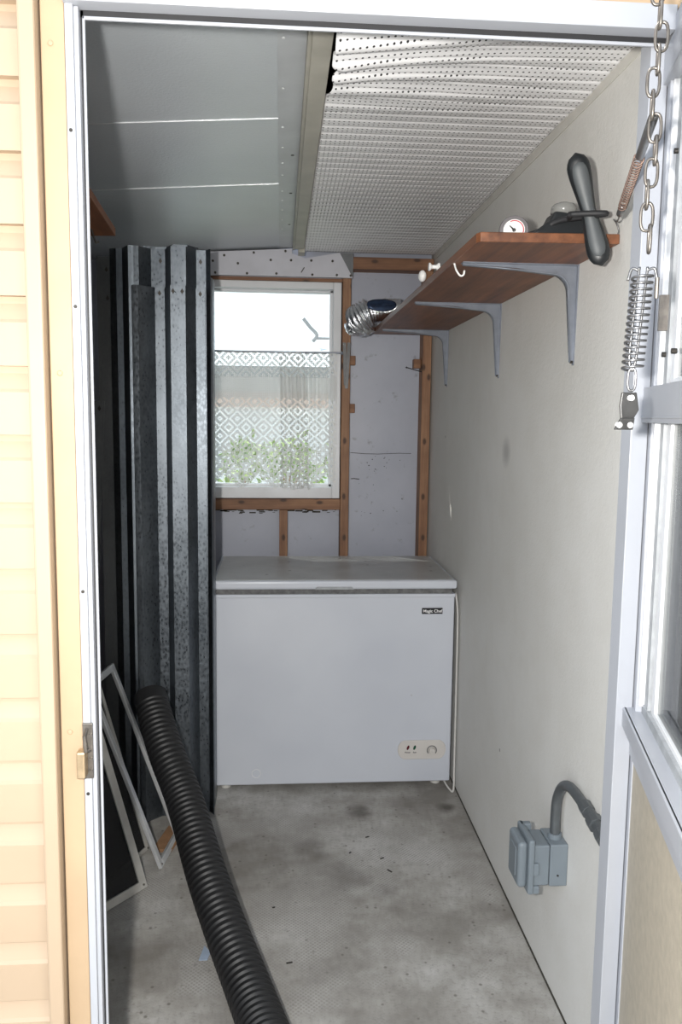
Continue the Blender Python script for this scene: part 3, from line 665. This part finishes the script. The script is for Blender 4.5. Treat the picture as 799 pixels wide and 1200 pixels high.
MB().tube([(.384, 2.15, 1.849), (.387, 2.15, 1.849), (.393, 2.15, 1.849), (.403, 2.15, 1.849), (.409, 2.15, 1.849), (.412, 2.15, 1.849)], [.0105, .0105, .005, .005, .0105, .0105], 14).build('spool', M['white'], k2)
# foil duct at the far end
fd = root('foil_duct', (.37, 3.55, SZ1), 'crumpled silver foil duct bundle drooping over the far end of the shelf', 'duct')
pth = catmull([(.318, 3.50, 1.862), (.335, 3.48, 1.874), (.37, 3.47, 1.893), (.42, 3.47, 1.905), (.50, 3.47, 1.908)], 14)
rad = []
for i in range(len(pth)):
    t = i / (len(pth) - 1); rad.append((.046 if t > .5 else .058) + .005 * math.sin(i * 1.7) * (1 if t < .5 else .2) - (.014 if i < 2 else 0))
fdm = MB().tube(pth, rad, 28, cap=False)
fdm.build('duct', M['foil'], fd, smooth=True)
bag = MB(); cbg = Vector((.338, 3.50, 1.838))
bag.sphere(cbg, .062, 14, (1.08, .7, .70)); 
for v in bag.bm.verts:
    d = v.co - cbg; v.co = cbg + d * (1 + .16 * noise.noise(v.co * 32) + .08 * noise.noise(v.co * 80))
bag.build('crumpled_end', M['foil'], fd)
lb = MB()
def lab(u, v):
    r_, t_ = u, v * 2 * PI
    a = math.radians(72 + 34 * r_ * math.sin(t_)); xx = .418 + .062 * r_ * math.cos(t_)
    return (xx, 3.47 - math.sin(a) * .0500, 1.907 + math.cos(a) * .0500)
lb.grid(lab, 6, 28)
o = lb.build('blue_reflection', plain('dark_blue_reflection', (.03, .05, .10), .22, .6, .4, 40), fd, smooth=True, thick=.001); o['label'] = 'dark blue reflection painted on the duct'  # ellipse coloured dark blue as a reflection in the foil

# pressure gauge
ga = root('pressure_gauge', (.515, 1.82, SZ1), 'small round gauge with white and red dial lying on the near end of the shelf', 'gauge')
gc = Vector((.5135, 1.82, SZ1 + .033)); dv = Vector((-.25, -.97, .05)).normalized()
MB().tube([gc - dv * .030, gc - dv * .026, gc, gc + dv * .004], [.029, .033, .033, .031], 32).build('case', M['gauge_case'], ga, bevel=0)
MB().tube([gc + dv * .0042, gc + dv * .0050], [.0235, .0235], 32).build('dial_face', M['white'], ga)
u_ = Vector((0, 0, 1)); u_ = (u_ - dv * u_.dot(dv)).normalized(); q_ = dv.cross(u_) * -1
ringp = [gc + dv * .0056 + (u_ * math.sin(a) - q_ * math.cos(a)) * .0205 for a in [math.radians(-60 + 300 * k / 24) for k in range(25)]]
MB().tube([p for p in ringp[10:25]], .0011, 6).build('red_scale', M['red'], ga)
MB().tube([gc + dv * .0058, gc + dv * .0058 + (u_ * .010 - q_ * .010)], [.0022, .0008], 6).sphere(gc + dv * .0058, .004, 6).build('needle', M['plate'], ga)

# padded handle tool
tl = root('hand_tool', (.62, 1.70, SZ1), 'black and grey padded handle in a loop, hanging over the near shelf end', 'tool')
ht, hb = Vector((.582, 1.645, 1.983)), Vector((.651, 1.655, 1.770))
ax = (hb - ht).normalized(); vw = Vector((-.33, -.94, .05)).normalized(); sd_ = ax.cross(vw).normalized(); vw = sd_.cross(ax).normalized()
def padmesh(sw, sd2, off, l0, l1):
    m = MB(); n = 28; k = 20; rings = []
    Lh = (hb - ht).length
    for i in range(n + 1):
        t = l0 + (l1 - l0) * i / n; c = ht.lerp(hb, t)
        e = 2 * t - 1; endr = (1 - abs(2 * (i / n) - 1) ** 5) ** .5
        wd = (.0150 + .0120 * min(1, abs(e) * 1.25) ** 1.3) * sw * max(.05, endr); dp_ = (.012 + .004 * abs(e)) * sd2 * max(.1, endr)
        bow = vw * (.010 * e * e)
        rings.append([m.v(c + bow + vw * off + sd_ * wd * math.cos(2 * PI * j / k) + vw * dp_ * math.sin(2 * PI * j / k)) for j in range(k)])
    for i in range(n):
        for j in range(k): m.bm.faces.new((rings[i][j], rings[i][(j + 1) % k], rings[i + 1][(j + 1) % k], rings[i + 1][j]))
    m.bm.faces.new(rings[0]); m.bm.faces.new(rings[-1]); return m
padmesh(1, 1, 0, 0, 1).build('handle', M['grip'], tl, smooth=True)
gp1 = padmesh(.74, .62, .0085, .07, .93)
o = gp1.build('grip_pad', M['grip_face'], tl, smooth=True); o['label'] = 'grey soft grip pad'
mid = ht.lerp(hb, .53) 
lp = [mid + vw * .024 + sd_ * (.040) + Vector((0, 0, .010)), mid + vw * .030 - Vector((.0, 0, .002)), mid + vw * .022 - sd_ * .03 - Vector((0, 0, .012)), Vector((.575, 1.69, 1.866)), Vector((.545, 1.715, 1.851)), Vector((.522, 1.735, 1.845))]
m = MB().tube(catmull(lp, 8), .0058, 12); m.tube(catmull([lp[0], mid - vw * .022 + sd_ * .036 + Vector((0, 0, .004)), mid - vw * .030, Vector((.60, 1.74, 1.872))], 8), .0055, 12)
o = m.build('strap_loop', M['rubber'], tl, smooth=True)
bs = MB(); pr_ = [(.515, SZ1), (.628, SZ1), (.640, SZ1 + .020), (.615, SZ1 + .042), (.588, SZ1 + .052), (.565, SZ1 + .048), (.556, SZ1 + .030)]
bs.prism(pr_, 1, 1.70, 1.755); bs.build('tool_body', M['grip'], tl, bevel=.006, seg=3)
MB().tube([(.588, 1.72, SZ1 + .045), (.590, 1.72, SZ1 + .058), (.590, 1.72, SZ1 + .066), (.590, 1.72, SZ1 + .070)], [.026, .026, .021, .010], 24).build('clear_cap', M['clear'], tl, smooth=True)

# ------------------------------------------------------------------ weatherproof outlet on the stucco wall
ob = root('outlet_box', (XW, 1.85, .33), 'grey weatherproof outlet box with conduit low on the stucco wall', 'outlet')
y0, y1 = 1.800, 1.885
MB().box(.652, XW, y0, y1, .334, .440).build('back_box', M['pvc_grey'], ob, bevel=.003)
MB().box(.611, .651, y0 + .002, y1 - .002, .336, .438).build('extension_ring', M['pvc_grey'], ob, bevel=.003)
MB().box(.597, .612, y0 - .008, y1 + .012, .318, .456).build('cover_frame', M['pvc_grey'], ob, bevel=.005, seg=3)
cv = MB().box(.574, .598, y0 + .001, y1 + .004, .330, .446).build('cover', M['pvc_grey'], ob, bevel=.010, seg=4)
MB().box(.5725, .576, y0 + .022, y1 - .016, .352, .424).build('raised_panel', M['pvc_grey'], cv, bevel=.0015)
MB().box(.600, .624, y0 - .006, y0 + .004, .366, .396).build('catch', M['pvc_grey'], ob, bevel=.002)
MB().box(.600, .628, y0 - .002, y0 + .016, .316, .336).build('hinge', M['pvc_grey'], ob, bevel=.003)
MB().box(.600, .628, y1 - .01, y1 + .008, .438, .456).build('hinge', M['pvc_grey'], ob, bevel=.003)
MB().cyl((.672, y0 + .0005, .362), (.672, y0 - .0015, .362), .0025, 10).build('screw', M['nail'], ob)
cpath = catmull([(.674, 1.838, .438), (.674, 1.838, .500), (.675, 1.832, .545), (.677, 1.805, .585), (.680, 1.765, .602), (.682, 1.70, .600), (.683, 1.63, .592), (.683, 1.56, .583), (.683, 1.46, .575)], 8)
MB().tube(cpath, .0122, 18).build('conduit', M['conduit'], ob, smooth=True)
MB().tube([(.674, 1.838, .438), (.674, 1.838, .452)], .0165, 20).build('hub', M['pvc_grey'], ob)
cf = MB(); 
def on(y): return (.683, y, .583 + (y - 1.56) * .13)
for (a, b_, r_) in ((1.685, 1.655, .0165), (1.655, 1.632, .0145), (1.632, 1.608, .0190), (1.608, 1.585, .0145), (1.585, 1.560, .0190), (1.56, 1.53, .0145)):
    cf.cyl(on(a), on(b_), r_, 8 if r_ > .016 else 18)
cf.build('coupling', M['conduit'], ob, bevel=.001)

# ------------------------------------------------------------------ open storm door
H = Vector((.612, 1.325, 0)); dd = Vector((-.254, -.967, 0)).normalized(); nn = Vector((dd.y, -dd.x, 0))
T = Matrix(((dd.x, nn.x, 0, H.x), (dd.y, nn.y, 0, H.y), (0, 0, 1, 0), (0, 0, 0, 1)))   # s along the leaf, n towards the room side, z up
dr = bpy.data.objects.new('door_1', None); COL.objects.link(dr); dr.location = H; WM[dr.name] = Vector(H)
tag(dr, 'white storm door swung open at the right of the doorway', None, None, 'structure')
DW = .84
m = MB(T)
m.box(0, .040, -.034, 0, .03, 2.075); m.box(DW - .055, DW, -.034, 0, .03, 2.075)
m.box(.040, DW - .055, -.034, 0, 2.03, 2.075); m.box(.040, DW - .055, -.034, 0, .03, .16); m.box(0, DW, -.034, .003, .885, .955)
m.build('door_frame', M['alu'], dr, bevel=.0015)
m = MB(T); m.box(-.004, DW, -.012, .016, .953, .968); m.box(-.004, DW, .011, .018, .935, .968)
m.build('sill', M['alu'], dr, bevel=.0015)
m = MB(T); m.box(.03, DW - .05, -.030, -.010, .967, .984)
m.build('sill_track', M['alu_grime'], dr, bevel=.001)
m = MB(T); m.box(.012, DW - .055, -.020, -.002, .16, .885); o = m.build('lower_panel', M['tan'], dr)
m = MB(T); m.box(.004, .012, -.006, .005, .16, .885); m.box(DW - .063, DW - .055, -.006, .005, .16, .885); m.build('panel_bead', M['alu'], dr)
m = MB(T); m.box(.0, DW, -.030, .012, 1.455, 1.512); m.box(0, DW, .012, .014, 1.462, 1.465); m.build('meeting_rail', M['alu'], dr, bevel=.0015)
m = MB(T); m.box(.0, DW, -.030, .008, 1.983, 2.034); m.build('top_rail', M['alu'], dr, bevel=.0015)
# window stiles, stepped towards the glass
m = MB(T)
for z0_, z1_ in ((.968, 1.455), (1.512, 1.983)):
    m.box(.052, .078, -.030, -.012, z0_, z1_); m.box(DW - .10, DW - .055, -.030, -.012, z0_, z1_)
m.build('window_stile', M['alu_grime'], dr)
m = MB(T)
for z0_, z1_ in ((.980, 1.455), (1.512, 1.983)):
    m.box(.086, .112, -.030, -.016, z0_, z1_); m.box(.040, .048, -.030, -.004, z0_, z1_)
    m.box(.112, DW - .1, -.030, -.016, z0_, z0_ + .012)
m.build('sash_stile', M['alu_in'], dr, bevel=.001)
for z0_, z1_ in ((.99, 1.457), (1.512, 1.985)):
    MB(T).box(.048, DW - .07, -.024, -.021, z0_, z1_).build('pane', M['door_glass'], dr)
for (s_, z) in ((.060, 1.563), (.066, 1.87), (.13, 1.563)):
    MB(T).cyl((s_, -.014, z), (s_, -.006, z), .0042, 12).build('screw', M['nail'], dr)
o = MB(T).box(.055, .064, -.012, .002, 1.60, 1.655).build('bolt', M['steel'], dr)

# hanging chain with springs, in front of the open door
CX, CY = .452, 1.005
def link(m, c, w, h, r, flat):
    c = Vector(c); p = []
    for k in range(20):
        a = 2 * PI * k / 20; ex = math.copysign(abs(math.cos(a)) ** .7, math.cos(a)) * w / 2; ez = math.copysign(abs(math.sin(a)) ** .8, math.sin(a)) * h / 2
        d = Vector((.93, -.25, 0)) if flat else Vector((.25, .93, 0))
        p.append(c + d * ex + Vector((0, 0, ez)))
    m.tube(p, r, 8, closed=True)
ch = root('safety_chain', (CX, CY, 1.665), 'steel link chain hanging in front of the open storm door', 'chain')
z = 2.075; i = 0
while z > 1.672:
    m = MB(); sx = .004 * math.sin(i * 1.3); link(m, (CX + sx, CY, z), .0150, .0335, .0020, i % 2 == 0)
    m.build('link', M['steel'], ch, smooth=True); z -= .0262; i += 1
m = MB(); pd = H + dd * .32 + Vector((0, 0, 2.06)); m.tube([pd, Vector((CX, CY, 2.10)), Vector((CX, CY, 2.085))], .004, 10); m.sphere(pd, .012, 8); m.build('eye_bracket', M['steel'], ch, smooth=True)
def helix(a, b, r, turns, n=14):
    a, b = Vector(a), Vector(b); d = (b - a).normalized(); u = Vector((0, 1, 0)); u = (u - d * u.dot(d)).normalized(); q = d.cross(u); out = []
    for k in range(turns * n + 1): 
        t = k / (turns * n); g = 2 * PI * k / n; out.append(a.lerp(b, t) + (u * math.cos(g) + q * math.sin(g)) * r)
    return out
cs_ = root('damper_spring', (CX - .01, CY, 1.49), 'wide bright coil spring hanging on the chain end', 'spring')
sa, sb = Vector((CX - .0035, CY, 1.640)), Vector((CX - .0105, CY, 1.522))
MB().tube(helix(sa, sb, .0125, 15), .0016, 8).build('coil', M['bright'], cs_, smooth=True)
m = MB()
for sgn in (-1, 1):
    q = Vector((.93, -.25, 0)) * sgn
    m.tube(catmull([sb + Vector((0, 0, -.002)), sb + q * .0045 + Vector((0, 0, .02)), sa + q * .005, sa + q * .006 + Vector((0, 0, .004)), sa + q * .014 + Vector((0, 0, .006)), sa + q * .018 + Vector((0, 0, -.008))], 6), .0018, 8)
m.build('draw_hook', M['bright'], cs_, smooth=True)
m = MB(); m.tube([sa + Vector((.017, -.004, -.005)), sa + Vector((.017, -.004, -.030))], .0028, 8); m.build('hook_tail', M['steel'], cs_)
m = MB(); c = sb + Vector((0, 0, -.030)); link(m, sb + Vector((0, 0, -.012)), .010, .028, .0016, True); m.build('end_loop', M['bright'], cs_, smooth=True)
bk = root('chain_clip', (CX - .012, CY, 1.452), 'small bent steel clip at the bottom of the hanging spring', 'clip')
c = Vector((CX - .0125, CY, 1.490))
m = MB(); m.prism([(c.x - .010, c.z + .004), (c.x + .009, c.z + .004), (c.x + .013, c.z - .018), (c.x + .006, c.z - .030), (c.x - .010, c.z - .030), (c.x - .012, c.z - .012)], 1, c.y - .002, c.y + .002)
m.build('clip_body', M['clip'], bk, bevel=.001)
m = MB(); m.prism([(c.x - .012, c.z - .028), (c.x + .006, c.z - .028), (c.x + .004, c.z - .043), (c.x - .020, c.z - .043)], 1, c.y - .007, c.y - .003); m.build('clip_foot', M['clip'], bk, bevel=.001)
for (x, zz) in ((c.x - .014, c.z - .037), (c.x + .000, c.z - .037), (c.x, c.z - .003)): MB().cyl((x, c.y - .0078, zz), (x, c.y - .002, zz), .0036, 12).build('screw_hole_or_glint', M['letter_and_glint'], bk)  # white discs paint the highlights at the clip's screw holes
# thin spring from chain to the hook by the shelf end
ts = root('closer_spring', (.56, 1.33, 1.83), 'thin coppery coil spring stretched from chain to hook near the shelf', 'spring')
P0, P3 = Vector((.4515, 1.003, 1.829)), Vector((.678, 1.662, 1.846))
L3 = lambda t: P0.lerp(P3, t)
MB().tube([L3(.01), L3(.02), L3(.26), L3(.27)], [.004, .0062, .0062, .004], 16).build('sleeve', M['bright'], ts, smooth=True)
MB().tube(helix(L3(.27), L3(.72), .0072, 20, 12), .0012, 6).build('coil', M['copper'], ts, smooth=True)
MB().tube([L3(.72), L3(.725), L3(.80), L3(.805)], [.004, .0068, .0068, .004], 14).build('ferrule', M['bright'], ts, smooth=True)
MB().tube(catmull([L3(.80), L3(.90), Vector((.672, 1.655, 1.862)), Vector((.684, 1.672, 1.860)), Vector((.692, 1.676, 1.846)), Vector((.692, 1.680, 1.838))], 6), .0016, 8).build('end_hook', M['bright'], ts, smooth=True)

# ------------------------------------------------------------------ outdoors behind the window
struct(MB().box(-9, 9, 4.1, 9.3, -.059, -.03).build('bounce_patio', plain('bounce_paving', (.66, .64, .60), .85, 0, .1, 3)), 'bright paving added behind the room to bounce sunlight')  # paving added bright to bounce sunlight onto the neighbouring wall
hs = root('neighbour_house', (.5, 9, -.06), 'pale neighbouring house with a light shingle roof seen through the window', 'building')
MB().box(-7, 9, 9.4, 15, -.06, 2.02).build('house_wall', M['house'], hs)
rf = MB(); rf.prism([(9.0, 1.98), (13.2, 3.02), (17.2, 1.98), (17.2, 1.9), (13.2, 2.92), (9.0, 1.90)], 0, -7.4, 1.0)
rf.build('roof', M['shingle'], hs)
r2 = MB()
a, b_, c_, d_ = (1.0, 9.0, 1.98), (9.4, 9.0, 1.98), (9.4, 13.2, 2.2), (1.0, 13.2, 3.02)
for f in ((a, b_, c_, d_), ((1.0, 9, 1.9), (9.4, 9, 1.9), (9.4, 13.2, 2.1), (1.0, 13.2, 2.92))): r2.poly(f)
r2.build('roof_hip', M['shingle'], hs, thick=.03)
MB().box(-7.4, 9.4, 8.97, 9.02, 1.86, 1.99).build('fascia', M['fascia_out'], hs)
MB().box(-7, 9, 9.36, 9.41, 1.55, 1.72).build('brick_band', M['rust_band'], hs)
MB().tube(catmull([(.40, 10.3, 2.38), (.45, 10.3, 2.46), (.36, 10.3, 2.56), (.28, 10.3, 2.66)], 6), .022, 10).tube([(.42, 10.3, 2.42), (.62, 10.3, 2.42)], .016, 10).build('roof_pipe', M['fascia_out'], hs)
def bush(x, y, w_, h, label, mat, seed, n=900):
    r = root('garden_bush', (x, y, -.06), label, 'bush', 'bushes outside the window'); rnd = random.Random(seed); m = MB()
    for k in range(n):
        a, el, rr_ = rnd.uniform(0, 2 * PI), rnd.uniform(-.9, 1), rnd.uniform(.55, 1) ** .5
        c = Vector((x + w_ * rr_ * math.cos(a) * math.cos(el), y + w_ * .8 * rr_ * math.sin(a) * math.cos(el), h * .55 + h * .45 * rr_ * math.sin(el)))
        u = Vector((rnd.gauss(0, 1), rnd.gauss(0, 1), rnd.gauss(0, 1))).normalized(); v_ = u.orthogonal().normalized(); l = rnd.uniform(.05, .10)
        m.poly([c, c + u * l * .5 + v_ * l * .22, c + u * l, c + u * l * .5 - v_ * l * .22])
    m.build('foliage', mat, r, recalc=False)
    st_ = MB()
    for k in range(5): st_.tube([(x + .03 * k - .06, y, -.06), (x + rnd.uniform(-.5, .5) * w_, y + rnd.uniform(-.3, .3) * w_, h * .7)], [.014, .006], 6)
    st_.build('stem', M['scrap'], r)
bush(-.08, 6.2, .42, 1.42, 'bright green leafy bush left of centre in the window', M['leaf'], 1)
bush(.72, 6.6, .40, 1.48, 'green leafy bush behind the right side of the lace', M['leaf'], 2)
bush(-.62, 5.2, .34, 1.08, 'low green bush at the left end of the lace', M['leaf2'], 3, 600)
bush(.30, 5.2, .42, 1.02, 'low dark green bush below the lace hem', M['leaf2'], 4, 700)

# ------------------------------------------------------------------ light
wd = bpy.data.worlds.new('sky'); SC.world = wd; wd.use_nodes = True
n = wd.node_tree; n.nodes.clear()
bg = n.nodes.new('ShaderNodeBackground'); ow = n.nodes.new('ShaderNodeOutputWorld')
tc = n.nodes.new('ShaderNodeTexCoord'); sp = n.nodes.new('ShaderNodeSeparateXYZ'); n.links.new(tc.outputs['Generated'], sp.inputs[0])
cr_ = ramp(n, sp.outputs[2], [(.0, (.95, .97, 1.0)), (.6, (.70, .83, 1.0))])
n.links.new(cr_, bg.inputs[0]); bg.inputs[1].default_value = SKY = 1.7
n.links.new(bg.outputs[0], ow.inputs[0])
su = bpy.data.lights.new('sun', 'SUN'); su.energy = 5.0; su.angle = .01; su.color = (1, .96, .9)
so_ = bpy.data.objects.new('sun', su); COL.objects.link(so_); so_.location = (-4, 8, 9)
so_.rotation_euler = Vector((.45, -.35, -.82)).to_track_quat('-Z', 'Y').to_euler()
# the photographer's flash, held left of the lens
fl = bpy.data.lights.new('camera_flash', 'POINT'); fl.energy = 165; fl.shadow_soft_size = .022; fl.color = (1, .97, .92)
fo = bpy.data.objects.new('camera_flash', fl); COL.objects.link(fo); fo.location = (-.115, 0.0, 1.49)

# ------------------------------------------------------------------ camera
cam = bpy.data.cameras.new('camera'); cam.sensor_width = 36; cam.lens = 950 * 36 / 1200; cam.clip_start = .02
co = bpy.data.objects.new('camera', cam); COL.objects.link(co)
yaw, pitch, roll = 7.53858820e-02, 1.17755880e-01, 1.18535836e-02
fwd = Vector((math.sin(yaw) * math.cos(pitch), math.cos(yaw) * math.cos(pitch), -math.sin(pitch))); rt = Vector((math.cos(yaw), -math.sin(yaw), 0)); dn = fwd.cross(rt)
c, s_ = math.cos(roll), math.sin(roll)
X = rt * c - dn * s_; D = dn * c + rt * s_
co.matrix_world = Matrix(((X.x, -D.x, -fwd.x, 0), (X.y, -D.y, -fwd.y, 0), (X.z, -D.z, -fwd.z, 1.46), (0, 0, 0, 1)))
SC.camera = co
SC.view_settings.view_transform = 'Standard'; SC.view_settings.look = 'None'; SC.view_settings.gamma = 1; SC.view_settings.use_curve_mapping = False
SC.view_settings.exposure = 0.0
